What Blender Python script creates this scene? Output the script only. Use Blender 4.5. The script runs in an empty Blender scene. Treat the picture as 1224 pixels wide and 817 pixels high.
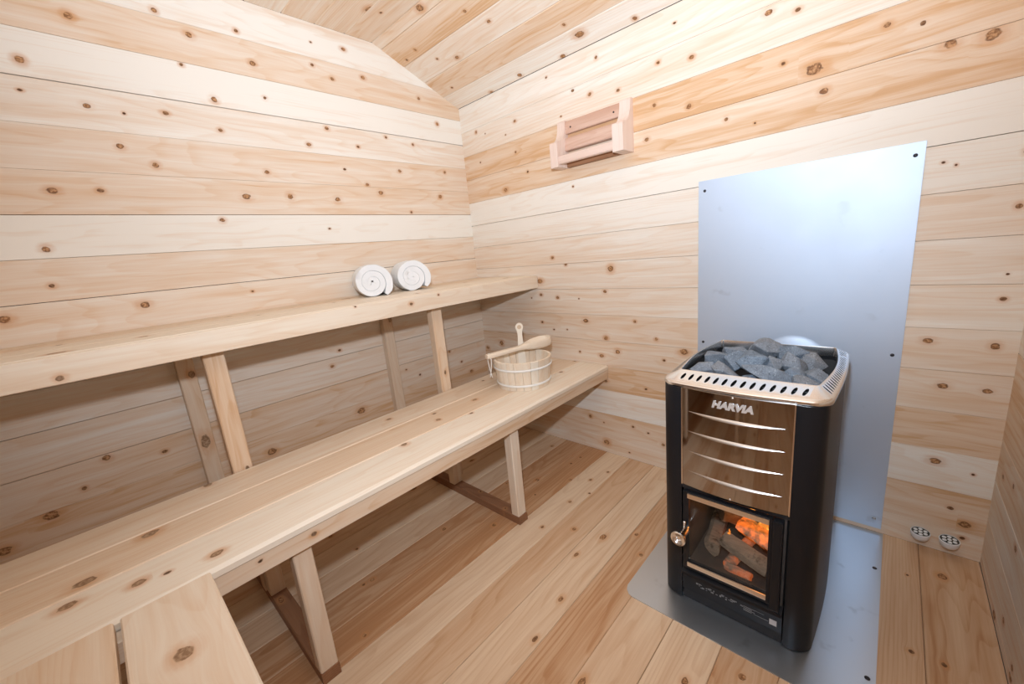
import bpy, bmesh, math, random
from mathutils import Vector, Matrix, noise
PI = math.pi
sc = bpy.context.scene
col = sc.collection

# ------------------------------------------------------------------ knots of the boards (along, across, size)
K_LEFT=[(1.601,1.972,3),(1.374,2.057,2),(1.125,2.064,2),(1.287,2.005,3),(1.736,1.816,3),(1.332,1.897,2),(1.253,1.796,3),(1.756,1.730,1),(1.619,1.710,2),(1.531,1.702,1),(1.417,1.721,2),(1.256,1.686,2),(1.565,1.594,3),(1.483,1.540,3),(1.121,1.542,2),(0.775,1.579,2),(1.756,1.442,3),(1.646,1.447,2),(1.221,1.440,3),(1.049,1.445,3),(0.836,1.439,3),(1.834,1.328,2),(1.811,1.264,3),(1.321,1.349,2),(0.901,1.306,1),(1.467,1.235,1),(1.825,1.150,2),(1.619,1.056,3),(1.943,1.062,3),(1.275,1.059,1),(0.832,2.103,1),(0.681,2.114,2),(1.089,1.958,3),(0.843,2.010,2),(0.760,1.972,2),(0.601,2.012,2),(0.283,1.978,2),(1.069,1.835,2),(0.828,1.753,2),(0.924,1.672,2),(0.686,1.689,2),(0.523,1.752,2),(0.615,1.640,2),(0.362,1.736,2),(0.177,1.865,3),(1.122,1.543,2),(0.778,1.576,2),(0.671,1.514,2),(0.470,1.593,2),(0.165,1.607,2),(1.218,1.441,3),(1.048,1.446,3),(0.840,1.439,3),(0.602,1.478,3),(0.220,1.471,3),(0.433,1.382,2),(0.911,0.388,4),(1.345,0.353,4),(0.964,0.726,2),(1.014,0.657,2),(1.834,0.550,3),(1.684,0.506,2),(1.995,0.417,4),(2.109,0.356,4),(1.907,0.469,2),(0.144,0.385,3),(0.302,0.556,2),(0.217,0.468,2),(0.533,0.474,2),(0.616,0.528,1)]
K_BACK=[(0.201,1.788,1),(0.127,1.814,2),(0.431,1.792,2),(0.356,1.743,1),(0.728,1.733,1),(0.803,1.823,2),(0.893,1.780,2),(1.034,1.752,2),(0.656,1.926,1),(0.378,2.043,1),(1.211,1.797,2),(1.278,1.909,1),(0.933,1.915,2),(0.418,1.641,2),(0.138,1.647,1),(0.492,1.527,2),(0.235,1.571,2),(0.318,1.462,3),(0.774,1.403,1),(1.193,1.647,2),(1.158,1.525,2),(1.591,1.814,3),(1.673,1.788,2),(1.341,1.770,2),(1.507,1.700,4),(1.895,1.657,2),(1.971,1.631,2),(1.726,1.599,4),(1.639,1.645,2),(1.331,1.603,3),(1.466,1.520,2),(1.756,1.525,3),(1.561,1.482,1),(2.029,1.557,3),(2.106,1.551,4),(2.046,1.249,1),(2.072,1.237,1),(2.063,0.721,3),(0.615,1.066,2),(0.699,1.026,2),(0.963,0.993,4),(0.516,0.942,4),(0.445,0.847,1),(0.517,0.866,2),(0.632,0.850,2),(0.770,0.845,1),(0.926,0.882,2),(0.510,0.708,2),(0.804,0.729,3),(0.591,0.669,1),(0.682,0.674,1),(0.920,0.644,3),(0.160,0.554,4),(0.025,0.511,3),(0.757,0.556,2),(0.889,0.546,3),(0.984,0.577,3),(1.080,0.737,2),(1.184,0.659,2),(1.311,0.610,4),(1.219,0.559,2),(1.054,0.187,1),(1.216,0.132,2),(1.134,0.171,1),(1.029,0.034,1),(2.108,0.579,3),(2.223,0.618,4),(2.177,0.495,3),(2.133,0.318,3),(2.115,0.321,3),(2.233,0.206,4),(2.164,0.166,2),(0.801,0.189,3),(0.884,0.171,1),(1.054,0.186,2),(1.135,0.169,2),(0.897,0.059,4),(1.035,0.034,2),(1.210,0.128,2)]
K_FLOOR=[(0.432,0.750,3),(0.109,0.599,2),(0.134,0.808,2),(0.492,0.984,2),(0.382,1.022,2),(0.285,0.967,2),(0.178,1.001,2),(0.348,0.884,2),(0.533,0.821,2),(0.536,0.644,3),(0.536,0.644,3),(0.486,0.985,2),(0.286,0.966,2),(0.380,1.024,2),(0.182,1.004,2),(0.210,0.801,2),(0.340,0.885,2),(0.691,0.989,2),(0.625,1.102,2),(0.537,0.824,2),(0.129,0.806,2),(0.945,0.657,2),(0.800,0.815,3),(0.141,2.154,3),(0.507,2.079,2),(0.504,2.138,2),(0.191,2.075,1),(0.510,1.315,2),(0.599,1.376,2),(0.839,1.764,3),(1.310,0.657,2),(1.278,0.662,2),(1.406,0.851,2),(1.237,0.457,2)]
K_FLAT=[(0.237,0.662,4),(0.244,0.611,2)]
K_SLOPE=[(0.384,0.545,4),(0.159,0.417,2),(0.061,0.401,2),(0.211,0.320,2),(0.310,0.273,3),(0.113,0.144,2),(0.544,0.425,2),(0.509,0.024,3),(0.286,0.005,3),(0.767,0.011,3),(0.897,0.072,4),(0.867,0.147,2),(1.127,0.021,3),(0.114,0.144,2),(0.599,0.333,2)]
K_LOW=[(1.784,0.622,4),(1.903,0.720,4),(1.928,0.787,3),(1.822,0.830,3),(1.688,0.867,3),(1.775,0.846,2),(1.631,0.455,3),(0.488,0.497,2),(0.694,0.663,2),(0.920,0.697,3),(0.806,0.766,2),(1.120,0.767,3),(1.027,0.506,2),(0.890,0.631,2),(0.004,0.724,2),(0.200,0.772,3)]
K_FU=[(0.839,0.945,2),(1.080,0.973,1),(0.694,0.963,1),(1.847,0.921,2)]
K_FL=[(1.497,0.455,2),(1.620,0.460,1)]
KS = {1: .0036, 2: .0062, 3: .0092, 4: .0135}

# ------------------------------------------------------------------ node helper
class NT:
    def __init__(s, name):
        m = bpy.data.materials.new(name); m.use_nodes = True
        s.m = m; s.t = m.node_tree; s.t.nodes.clear()
        s.out = s.t.nodes.new('ShaderNodeOutputMaterial')
    def n(s, typ, **k):
        nd = s.t.nodes.new(typ)
        for a, b in k.items(): setattr(nd, a, b)
        return nd
    def put(s, sock, v):
        if isinstance(v, bpy.types.NodeSocket): s.t.links.new(v, sock)
        else: sock.default_value = v
    def math(s, op, *a):
        nd = s.n('ShaderNodeMath', operation=op)
        for i, v in enumerate(a): s.put(nd.inputs[i], v)
        return nd.outputs[0]
    def attr(s, name):
        return s.n('ShaderNodeAttribute', attribute_name=name)
    def sep(s, v):
        nd = s.n('ShaderNodeSeparateXYZ'); s.put(nd.inputs[0], v); return nd.outputs
    def comb(s, x, y, z):
        nd = s.n('ShaderNodeCombineXYZ')
        for i, v in enumerate((x, y, z)): s.put(nd.inputs[i], v)
        return nd.outputs[0]
    def noise(s, vec, scale, detail=2, rough=.5):
        nd = s.n('ShaderNodeTexNoise')
        if vec is not None: s.put(nd.inputs['Vector'], vec)
        nd.inputs['Scale'].default_value = scale; nd.inputs['Detail'].default_value = detail
        nd.inputs['Roughness'].default_value = rough
        return nd.outputs['Fac']
    def mix(s, f, a, b):
        nd = s.n('ShaderNodeMix', data_type='RGBA', clamp_factor=True)
        s.put(nd.inputs[0], f); s.put(nd.inputs[6], a); s.put(nd.inputs[7], b)
        return nd.outputs[2]
    def ss(s, v, a, b, lo=0., hi=1.):
        nd = s.n('ShaderNodeMapRange', interpolation_type='SMOOTHSTEP')
        s.put(nd.inputs[0], v)
        for i, q in enumerate((a, b, lo, hi)): nd.inputs[i+1].default_value = q
        return nd.outputs[0]
    def bsdf(s, **k):
        b = s.n('ShaderNodeBsdfPrincipled')
        for a, v in k.items(): s.put(b.inputs[a.replace('_', ' ')], v)
        s.t.links.new(b.outputs[0], s.out.inputs[0]); s.b = b
        return b
    def bump(s, h, dist, strength=1.):
        nd = s.n('ShaderNodeBump'); nd.inputs['Strength'].default_value = strength
        nd.inputs['Distance'].default_value = dist; s.put(nd.inputs['Height'], h)
        s.t.links.new(nd.outputs[0], s.b.inputs['Normal'])

def rgb(r, g, b):
    f = lambda c: (c/255/12.92 if c/255 <= .04045 else ((c/255+.055)/1.055)**2.4)
    return (f(r), f(g), f(b), 1)

def wood_material(name, pale, tan, red, ring=.5, rough=.55, heart=(rgb(140, 96, 62), rgb(202, 154, 110)), rimc=rgb(92, 58, 36)):
    w = NT(name)
    A = w.attr('wood').outputs['Vector']; K = w.attr('knot').outputs['Vector']; T = w.attr('tone').outputs['Vector']
    u, v, n = w.sep(A); kx, ky, kr = w.sep(K); tone, warm, seed = w.sep(T)
    # knot distance with a wobbling outline
    wob = w.noise(A, 90, 2)
    kx2 = w.math('ADD', kx, w.math('MULTIPLY', w.math('SUBTRACT', wob, .5), 1.1))
    d = w.math('SQRT', w.math('ADD', w.math('MULTIPLY', kx2, kx2), w.math('MULTIPLY', ky, ky)))
    # grain flows around the knot
    ax = w.math('MULTIPLY', kx, .30)
    g = w.math('EXPONENT', w.math('MULTIPLY', w.math('ADD', w.math('MULTIPLY', ax, ax), w.math('MULTIPLY', w.math('MULTIPLY', ky, ky), .16)), -1.))
    v2 = w.math('SUBTRACT', v, w.math('MULTIPLY', w.math('MULTIPLY', ky, kr), w.math('MULTIPLY', g, .8)))
    P = w.comb(w.math('MULTIPLY', u, .16), v2, n)
    lo = w.math('SUBTRACT', w.noise(P, 9, 2), .5)
    dep = w.math('ADD', n, w.math('ADD', w.math('MULTIPLY', u, .016), w.math('MULTIPLY', lo, .06)))
    v3 = w.math('ADD', v2, w.math('MULTIPLY', lo, .018))
    R = w.math('SQRT', w.math('ADD', w.math('MULTIPLY', v3, v3), w.math('MULTIPLY', dep, dep)))
    fr = w.math('FRACT', w.math('MULTIPLY', R, 125.))
    ringv = w.math('MULTIPLY', w.ss(fr, .5, .92), w.ss(fr, 1., .93))
    P2 = w.comb(w.math('MULTIPLY', u, .05), v2, n)
    streak = w.noise(P2, 55, 3, .6)
    broad = w.noise(P2, 15, 2)
    fine = w.noise(w.comb(w.math('MULTIPLY', u, .03), v2, n), 260, 2)
    t = w.math('ADD', tone, w.math('MULTIPLY', w.math('SUBTRACT', broad, .5), .95))
    t = w.math('ADD', t, w.math('MULTIPLY', w.math('SUBTRACT', streak, .5), .75))
    t = w.math('ADD', t, w.math('MULTIPLY', ringv, ring*.42))
    t = w.math('ADD', t, w.math('MULTIPLY', w.math('SUBTRACT', fine, .5), .3))
    c = w.mix(t, pale, tan)
    c = w.mix(w.math('MULTIPLY', w.math('SUBTRACT', t, .75), .9), c, red)
    c = w.mix(w.math('MULTIPLY', warm, .6), c, red)
    # knot: orange halo, brown heart, dark rim with cracks
    halo = w.math('MULTIPLY', w.ss(d, 3.0, .9), w.ss(streak, .2, .62))
    c = w.mix(w.math('MULTIPLY', halo, .6), c, rgb(206, 146, 92))
    kcol = w.mix(w.ss(w.noise(A, 160, 2), .35, .65), heart[0], heart[1])
    c = w.mix(w.ss(d, 1.1, .85), c, kcol)
    rim = w.math('MULTIPLY', w.ss(d, .55, .92), w.ss(d, 1.18, .96))
    rim = w.math('MULTIPLY', rim, w.ss(w.noise(A, 45, 1), .3, .6))
    c = w.mix(w.math('MULTIPLY', rim, .68), c, rimc)
    small = w.ss(kr, .0075, .0045)
    c = w.mix(w.math('MULTIPLY', w.math('MULTIPLY', small, w.ss(d, .95, .5)), .9), c, rgb(60, 32, 18))
    w.bsdf(Base_Color=c, Roughness=rough, Specular_IOR_Level=.25)
    w.bump(w.math('ADD', streak, w.math('MULTIPLY', fine, .5)), .0006, .5)
    return w.m

def simple(name, color, rough=.5, metal=0., spec=.5, vary=0., scale=60, bump=0., rvary=0., coat=0.):
    w = NT(name)
    tc = w.n('ShaderNodeTexCoord').outputs['Object']
    nz = w.noise(tc, scale, 4, .6)
    c = color
    if vary:
        dk = tuple(x*(1-vary) for x in color[:3])+(1,); lt = tuple(min(1, x*(1+vary)) for x in color[:3])+(1,)
        c = w.mix(nz, dk, lt)
    r = rough
    if rvary: r = w.math('ADD', rough, w.math('MULTIPLY', w.math('SUBTRACT', nz, .5), rvary))
    w.bsdf(Base_Color=c, Roughness=r, Metallic=metal, Specular_IOR_Level=spec, Coat_Weight=coat)
    if bump: w.bump(nz, bump)
    return w.m

def sheet_material(name, base, rough, stain=.35):
    """galvanised sheet: fine rolling grain, smudges and wiped marks"""
    w = NT(name)
    tc = w.n('ShaderNodeTexCoord').outputs['Object']
    big = w.noise(tc, 3.0, 3, .6); sm = w.noise(tc, 11., 3, .55)
    smudge = w.ss(sm, .62, .72)
    smudge = w.math('MULTIPLY', smudge, w.ss(w.noise(tc, 5.3, 1), .5, .62))
    c = w.mix(w.math('MULTIPLY', smudge, stain), base, tuple(x*.55 for x in base[:3])+(1,))
    c = w.mix(w.math('MULTIPLY', w.math('SUBTRACT', big, .4), .5), c, tuple(x*.86 for x in base[:3])+(1,))
    r = w.math('ADD', rough, w.math('MULTIPLY', w.math('SUBTRACT', big, .5), .12))
    w.bsdf(Base_Color=c, Roughness=r, Metallic=.93)
    return w.m

def rock_material():
    w = NT('olivine_stone')
    tc = w.n('ShaderNodeTexCoord').outputs['Object']
    oi = w.n('ShaderNodeObjectInfo').outputs['Random']
    off = w.n('ShaderNodeVectorMath', operation='ADD'); w.put(off.inputs[0], tc)
    w.t.links.new(w.comb(oi, w.math('MULTIPLY', oi, 7.), oi), off.inputs[1])
    p = off.outputs[0]
    a = w.noise(p, 45, 4, .7); b = w.noise(p, 300, 3, .7)
    c = w.mix(a, rgb(46, 64, 84), rgb(150, 168, 186))
    c = w.mix(w.math('MULTIPLY', oi, .45), c, rgb(150, 144, 140))
    c = w.mix(w.ss(b, .58, .74), c, rgb(206, 216, 226))
    c = w.mix(w.ss(b, .42, .3), c, rgb(34, 40, 48))
    w.bsdf(Base_Color=c, Roughness=.7, Specular_IOR_Level=.3)
    w.bump(w.math('ADD', w.math('MULTIPLY', a, 2.), b), .0015, .8)
    return w.m

def towel_material():
    w = NT('white_terry')
    tc = w.n('ShaderNodeTexCoord').outputs['Object']
    nz = w.noise(tc, 420, 3, .7)
    w.bsdf(Base_Color=w.mix(nz, rgb(236, 238, 240), rgb(250, 251, 252)), Roughness=.95, Specular_IOR_Level=.1, Sheen_Weight=.4)
    w.bump(nz, .002, .7)
    return w.m

def glass_material():
    w = NT('stove_glass')
    t = w.n('ShaderNodeBsdfTransparent'); t.inputs[0].default_value = (.95, .94, .92, 1)
    g = w.n('ShaderNodeBsdfGlossy'); g.inputs[0].default_value = (1, 1, 1, 1); g.inputs['Roughness'].default_value = .03
    f = w.n('ShaderNodeFresnel'); f.inputs[0].default_value = 1.22
    m = w.n('ShaderNodeMixShader')
    w.t.links.new(f.outputs[0], m.inputs[0]); w.t.links.new(t.outputs[0], m.inputs[1]); w.t.links.new(g.outputs[0], m.inputs[2])
    w.t.links.new(m.outputs[0], w.out.inputs[0])
    return w.m

def flame_material():
    w = NT('flame')
    tc = w.n('ShaderNodeTexCoord').outputs['Object']
    nz = w.noise(tc, 55, 3)
    z = w.sep(tc)[2]
    c = w.mix(nz, (1., .16, .01, 1), (1., .48, .08, 1))
    e = w.n('ShaderNodeEmission'); w.put(e.inputs[0], c)
    w.put(e.inputs[1], w.math('ADD', .8, w.math('MULTIPLY', w.ss(nz, .45, .75), 1.8)))
    w.t.links.new(e.outputs[0], w.out.inputs[0])
    return w.m

def log_material(name, glow):
    w = NT(name)
    tc = w.n('ShaderNodeTexCoord').outputs['Object']
    x, y, z = w.sep(tc)
    nz = w.noise(w.comb(w.math('MULTIPLY', x, .2), y, z), 90, 4, .65)
    n2 = w.noise(tc, 38, 3, .6)
    c = w.mix(nz, rgb(92, 80, 68), rgb(186, 170, 152))
    c = w.mix(w.math('MULTIPLY', w.ss(n2, .56, .74), .75), c, rgb(40, 33, 28))
    w.bsdf(Base_Color=c, Roughness=.85)
    if glow:   # embers on the burning log
        w.put(w.b.inputs['Emission Color'], (1., .17, .018, 1))
        w.put(w.b.inputs['Emission Strength'], w.math('MULTIPLY', w.ss(n2, .34, .66), glow))
    w.bump(nz, .002, .8)
    return w.m

PALE, TAN, RED = rgb(246, 240, 230), rgb(223, 182, 140), rgb(190, 140, 98)
SOFT = dict(heart=(rgb(150, 118, 90), rgb(186, 154, 124)), rimc=rgb(120, 88, 62))
M = dict(
    wood=wood_material('knotty_cedar', PALE, TAN, RED, ring=.36),
    bench=wood_material('planed_cedar', rgb(242, 229, 211), rgb(222, 186, 150), RED, ring=.4, rough=.5, **SOFT),
    floorw=wood_material('floor_cedar', rgb(236, 210, 180), rgb(196, 148, 106), rgb(164, 112, 74), ring=.42, rough=.5),
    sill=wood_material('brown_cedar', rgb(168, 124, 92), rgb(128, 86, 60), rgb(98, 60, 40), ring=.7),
    vent=wood_material('pink_cedar', rgb(238, 218, 206), rgb(218, 184, 164), rgb(190, 142, 118), ring=.35),
    bucket=wood_material('bucket_pine', rgb(246, 235, 218), rgb(230, 204, 174), rgb(214, 174, 140), ring=.3),
    sheet=sheet_material('galvanised_sheet', (.63, .745, .90, 1), .57),
    fsheet=sheet_material('floor_steel', (.60, .66, .73, 1), .33, .5),
    chrome=simple('polished_steel', (.42, .41, .41, 1), .06, 1.),
    collar=simple('bright_steel', (.88, .89, .90, 1), .2, 1.),
    lip=simple('louvre_steel', (.56, .54, .52, 1), .27, 1.),
    brush=simple('satin_steel', (.78, .74, .70, 1), .28, 1.),
    black=simple('black_stove_enamel', (.009, .010, .013, 1), .42, 0., .32, rvary=.1, scale=300),
    soot=simple('dark_cast_iron', (.02, .02, .022, 1), .6, 0., .4, vary=.3, scale=40),
    brick=simple('firebox_lining', (.07, .06, .055, 1), .9, vary=.45, scale=30),
    screw=simple('dark_screw', (.05, .05, .06, 1), .45, .8),
    zinc=simple('zinc_screw', (.5, .53, .56, 1), .35, 1.),
    white=simple('white_plastic', rgb(240, 243, 246), .35, vary=.03),
    hoop=simple('white_hoop', rgb(246, 242, 236), .5, vary=.03, scale=200),
    cord=simple('cotton_cord', rgb(242, 238, 230), .9, vary=.08, scale=900),
    grille=simple('dark_grille', (.05, .055, .05, 1), .5),
    ink=simple('label_print', rgb(150, 152, 155), .5, vary=.5, scale=260),
    sticker=simple('label_patch', rgb(208, 210, 214), .5, vary=.1, scale=500),
    rock=rock_material(), towel=towel_material(), glass=glass_material(), flame=flame_material(),
    log=log_material('split_firewood', 0), ember=log_material('burning_firewood', 1.0), char=log_material('smouldering_firewood', .28),
    logw=simple('brown_log_bark', (.12, .085, .06, 1), .9, vary=.4, scale=60, bump=.003),
)

# ------------------------------------------------------------------ object helpers
def tag(o, label, cat, group=None, kind=None):
    if label: o['label'] = label
    if cat: o['category'] = cat
    if group: o['group'] = group
    if kind: o['kind'] = kind
    return o
def thing(name, label, cat, loc=(0, 0, 0), group=None):
    o = bpy.data.objects.new(name, None); col.objects.link(o)
    o.empty_display_size = .05; o.location = loc
    return tag(o, label, cat, group)
def link(name, me, mats, parent=None, smooth=False):
    for m in (mats if isinstance(mats, (list, tuple)) else [mats]): me.materials.append(m)
    o = bpy.data.objects.new(name, me); col.objects.link(o)
    if parent is not None:
        base = Vector((0, 0, 0)); p = parent
        while p is not None: base += p.location; p = p.parent
        o.parent = parent
        me.transform(Matrix.Translation(-base))
    if smooth:
        for p in me.polygons: p.use_smooth = True
    return o
def obj(name, bm, mats, parent=None, smooth=False, sharp=None):
    bmesh.ops.recalc_face_normals(bm, faces=bm.faces)
    me = bpy.data.meshes.new(name); bm.to_mesh(me); bm.free()
    o = link(name, me, mats, parent, smooth)
    if sharp is not None:
        for p in me.polygons: p.use_smooth = True
        me.set_sharp_from_angle(angle=math.radians(sharp))
    return o

class Boards:
    """collects sawn boards; every face corner carries wood coordinates, the offset to its knot and the board tone"""
    def __init__(s, seed=1):
        s.v = []; s.f = []; s.w = []; s.k = []; s.t = []; s.r = random.Random(seed)
    def board(s, O, U, V, N, L, W, T, tone=.4, warm=0., knots=(), ch=.0025, density=1.2, chfront=None):
        r = s.r; O, U, V, N = Vector(O), Vector(U), Vector(V), Vector(N)
        flip = U.cross(V).dot(N) < 0
        ks = []
        for (ku, kv, sz) in sorted(knots):
            if not 0 < ku < L: continue
            rr = KS[sz]*r.uniform(.85, 1.15)
            if ks and ku-ks[-1][0] < 3.0*max(rr, ks[-1][3]):
                continue
            ks.append((ku, kv, rr*r.uniform(.95, 1.45), rr))
        if not knots:
            x = r.uniform(.05, .6)/max(density, .01)
            while x < L:
                rr = KS[r.choice((1, 2, 2, 2, 3, 3, 4))]*r.uniform(.8, 1.15)
                ks.append((x, r.uniform(.12, .88)*W, rr*r.uniform(1., 1.9), rr))
                x += max(5*rr, r.uniform(.12, .75)/max(density, .01))
        cells = []
        if not ks: ks = [(L*.5, W*40., .01, .01)]
        a = 0.
        for i, k in enumerate(ks):
            b = L if i == len(ks)-1 else (k[0]+ks[i+1][0])/2
            cells.append((a, b, k)); a = b
        c2 = ch if chfront is None else chfront
        prof = [(0, 0), (W, 0), (W, T-c2), (W-c2, T), (ch, T), (0, T-ch)]
        nP = len(prof)
        off = (r.uniform(0, 50), -W*r.uniform(-.4, 1.4), r.uniform(.0, .05) - T)
        tn = (tone, warm, r.random())
        base = len(s.v)
        for q in [c[0] for c in cells]+[L]:
            for (v, n) in prof: s.v.append(O+U*q+V*v+N*n)
        def corner(idx, k):
            c, p = divmod(idx-base, nP)
            q = ([c_[0] for c_ in cells]+[L])[c]; v, n = prof[p]
            s.w.append((q+off[0], v+off[1], n+off[2]))
            s.k.append(((q-k[0])/k[2], (v-k[1])/k[3], k[3])); s.t.append(tn)
        def face(ix, k):
            if flip: ix = ix[::-1]
            s.f.append(ix)
            for i in ix: corner(i, k)
        for ci, (a, b, k) in enumerate(cells):
            r0 = base+ci*nP; r1 = r0+nP
            for j in range(nP):
                j2 = (j+1) % nP
                face([r0+j, r1+j, r1+j2, r0+j2][::-1], k)
        face([base+j for j in range(nP)][::-1], cells[0][2])
        e = base+len(cells)*nP
        face([e+j for j in range(nP)], cells[-1][2])
    def solid(s, verts, faces, coords, tone=.3, warm=0.):
        """any shape cut from one piece of clear wood; coords = wood coordinates of the vertices"""
        base = len(s.v); s.v += [Vector(p) for p in verts]
        o = (s.r.uniform(0, 50), s.r.uniform(-.1, .1), s.r.uniform(0, .06)); tn = (tone, warm, s.r.random())
        for f in faces:
            s.f.append([base+i for i in f])
            for i in f:
                c = coords[i]; s.w.append((c[0]+o[0], c[1]+o[1], c[2]+o[2])); s.k.append((50., 50., .01)); s.t.append(tn)
    def build(s, name, mat, parent=None, smooth=False, sharp=None):
        me = bpy.data.meshes.new(name)
        me.from_pydata([tuple(v) for v in s.v], [], s.f)
        for nm, dat in (('wood', s.w), ('knot', s.k), ('tone', s.t)):
            at = me.attributes.new(nm, 'FLOAT_VECTOR', 'CORNER')
            at.data.foreach_set('vector', [x for d in dat for x in d])
        o = link(name, me, mat, parent)
        if sharp is not None:
            for p in me.polygons: p.use_smooth = True
            me.set_sharp_from_angle(angle=math.radians(sharp))
        return o

def one_board(name, mat, parent, *a, seed=1, **k):
    b = Boards(seed); b.board(*a, **k); return b.build(name, mat, parent)

def bm_box(bm, lo, hi, bev=0.):
    r = bmesh.ops.create_cube(bm, size=1)
    vs = r['verts']
    for v in vs:
        v.co = Vector([lo[i]+(hi[i]-lo[i])*(v.co[i]+.5) for i in range(3)])
    if bev:
        es = list({e for v in vs for e in v.link_edges})
        bmesh.ops.bevel(bm, geom=es, offset=bev, segments=2, affect='EDGES', profile=.7)
def box(name, lo, hi, mat, parent=None, bev=0.):
    bm = bmesh.new(); bm_box(bm, lo, hi, bev); return obj(name, bm, mat, parent)
def lathe(bm, prof, origin, axis, seg=32, ang0=0.):
    """revolve (r, h) pairs about an axis"""
    ax = Vector(axis).normalized(); t = Vector((0, 0, 1)) if abs(ax.z) < .9 else Vector((1, 0, 0))
    e1 = ax.cross(t).normalized(); e2 = ax.cross(e1)
    rings = []
    for (r, h) in prof:
        if r < 1e-6: rings.append([bm.verts.new(Vector(origin)+ax*h)]); continue
        rings.append([bm.verts.new(Vector(origin)+ax*h+(e1*math.cos(ang0+2*PI*i/seg)+e2*math.sin(ang0+2*PI*i/seg))*r) for i in range(seg)])
    for a, b in zip(rings, rings[1:]):
        for i in range(seg):
            j = (i+1) % seg
            if len(a) == 1 and len(b) == 1: continue
            if len(a) == 1: bm.faces.new((a[0], b[i], b[j]))
            elif len(b) == 1: bm.faces.new((a[i], b[0], a[j]))
            else: bm.faces.new((a[i], b[i], b[j], a[j]))
    for rg in (rings[0], rings[-1]):
        if len(rg) > 1: bm.faces.new(rg)
    return rings
def tube(bm, pts, r, seg=10):
    pts = [Vector(p) for p in pts]; rings = []
    up = Vector((.3, .2, 1)).normalized()
    for i, p in enumerate(pts):
        d = (pts[min(i+1, len(pts)-1)]-pts[max(i-1, 0)]).normalized()
        a = d.cross(up).normalized(); b = d.cross(a)
        rr = r(i/(len(pts)-1)) if callable(r) else r
        rings.append([bm.verts.new(p+(a*math.cos(2*PI*k/seg)+b*math.sin(2*PI*k/seg))*rr) for k in range(seg)])
    for A_, B_ in zip(rings, rings[1:]):
        for k in range(seg): bm.faces.new((A_[k], B_[k], B_[(k+1) % seg], A_[(k+1) % seg]))
    bm.faces.new(rings[0]); bm.faces.new(rings[-1])
E_SPILL, E_SPOT = 60., 96.
# ================================================================== THE ROOM (x along the stove wall, y towards it, z up)
W, D = 2.2446, 2.70
EAVE, FLAT, RUN = 1.972, 2.183, .523
SL = math.hypot(RUN, FLAT-EAVE)
X, Y, Z = Vector((1, 0, 0)), Vector((0, 1, 0)), Vector((0, 0, 1))
C_H = .13415
def pick(K, lo, hi):
    return [(u, v-lo, s) for (u, v, s) in K if lo+.004 < v < hi-.004]

def wall(name, O, U, N, L, z0, top, tones, K=(), seed=1, gable=False, mat='wood', density=1.6):
    b = Boards(seed); z = z0; i = 0
    edges = [0.]
    while z < top-.01:
        if z > .012: edges.append(z)
        z += C_H
    edges.append(top)
    for lo, hi in zip(edges, edges[1:]):
        u0, u1 = 0., L
        if gable and hi > EAVE:
            zz = max(lo, EAVE); cut = (zz-EAVE)/(FLAT-EAVE)*RUN
            u0, u1 = max(0, cut-.01), L-max(0, cut-.01)
        t = tones[i] if i < len(tones) else b.r.uniform(.15, .75)
        kn = [(u-u0, v, s) for (u, v, s) in pick(K, lo, hi)]
        kn += [(u, b.r.uniform(.2, .8)*(hi-lo), b.r.choice((1, 2, 2, 3))) for u in ([x_ for x_ in (2.2, 2.45, 2.6) if x_ < u1-u0] if kn else [])]
        if t < .2 and not kn: kn = [(b.r.uniform(.1, .9)*L, .04, 1)]
        b.board(Vector(O)+Vector(U)*u0+Z*lo-Vector(N)*.03, U, Z, N, u1-u0, hi-lo-(0 if hi > top-.001 else .0028 if gable and abs(hi-1.772) < .01 else b.r.choice((.0005, .0007, .0010, .0018))), .03, t, b.r.uniform(0, .12), kn, .0007, density)
        i += 1
    return tag(b.build(name, M[mat]), None, None, None, 'structure')

T_LEFT = [.55, .6, .62, .75, .5, .38, .35, .42, .42, .40, -.12, .48, .46, .22, -.1, .55, .05]
T_BACK = [.45, .62, .1, .75, .5, .42, .36, .3, .32, .05, -.08, .66, .74, .25, .15]
wall('wall_left', (0, 0, 0), -Y, X, D, 1.1013-8*C_H, FLAT, T_LEFT, K_LEFT, 11, True)
wall('wall_back', (0, 0, 0), X, -Y, W, 1.299-9*C_H, EAVE, T_BACK, K_BACK, 23)
wall('wall_right', (W, 0, 0), -Y, -X, D, 1.1013-8*C_H, FLAT, [], [], 37, True)
wall('wall_front', (0, -D, 0), X, Y, W, 1.299-9*C_H, EAVE, [], [], 41)

b = Boards(53); FT = [.35, .1, .45, .05, .3, .75, .95, .1, .55, .2, .7, .3, .05, .6, .45, .5, .65]
e = 0.; fj = 1.566-11*.1345
edges = [0.] + [fj+i*.1345 for i in range(0, 20) if .02 < fj+i*.1345 < W-.02] + [W]
for i, (lo, hi) in enumerate(zip(edges, edges[1:])):
    b.board((lo, 0, -.03), -Y, X, Z, D, hi-lo-b.r.choice((.0006, .0009, .0014)), .03, FT[i % len(FT)], b.r.uniform(0, .15), pick(K_FLOOR, lo, hi), .0016, 1.4)
tag(b.build('floor', M['floorw']), None, None, None, 'structure')

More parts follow.
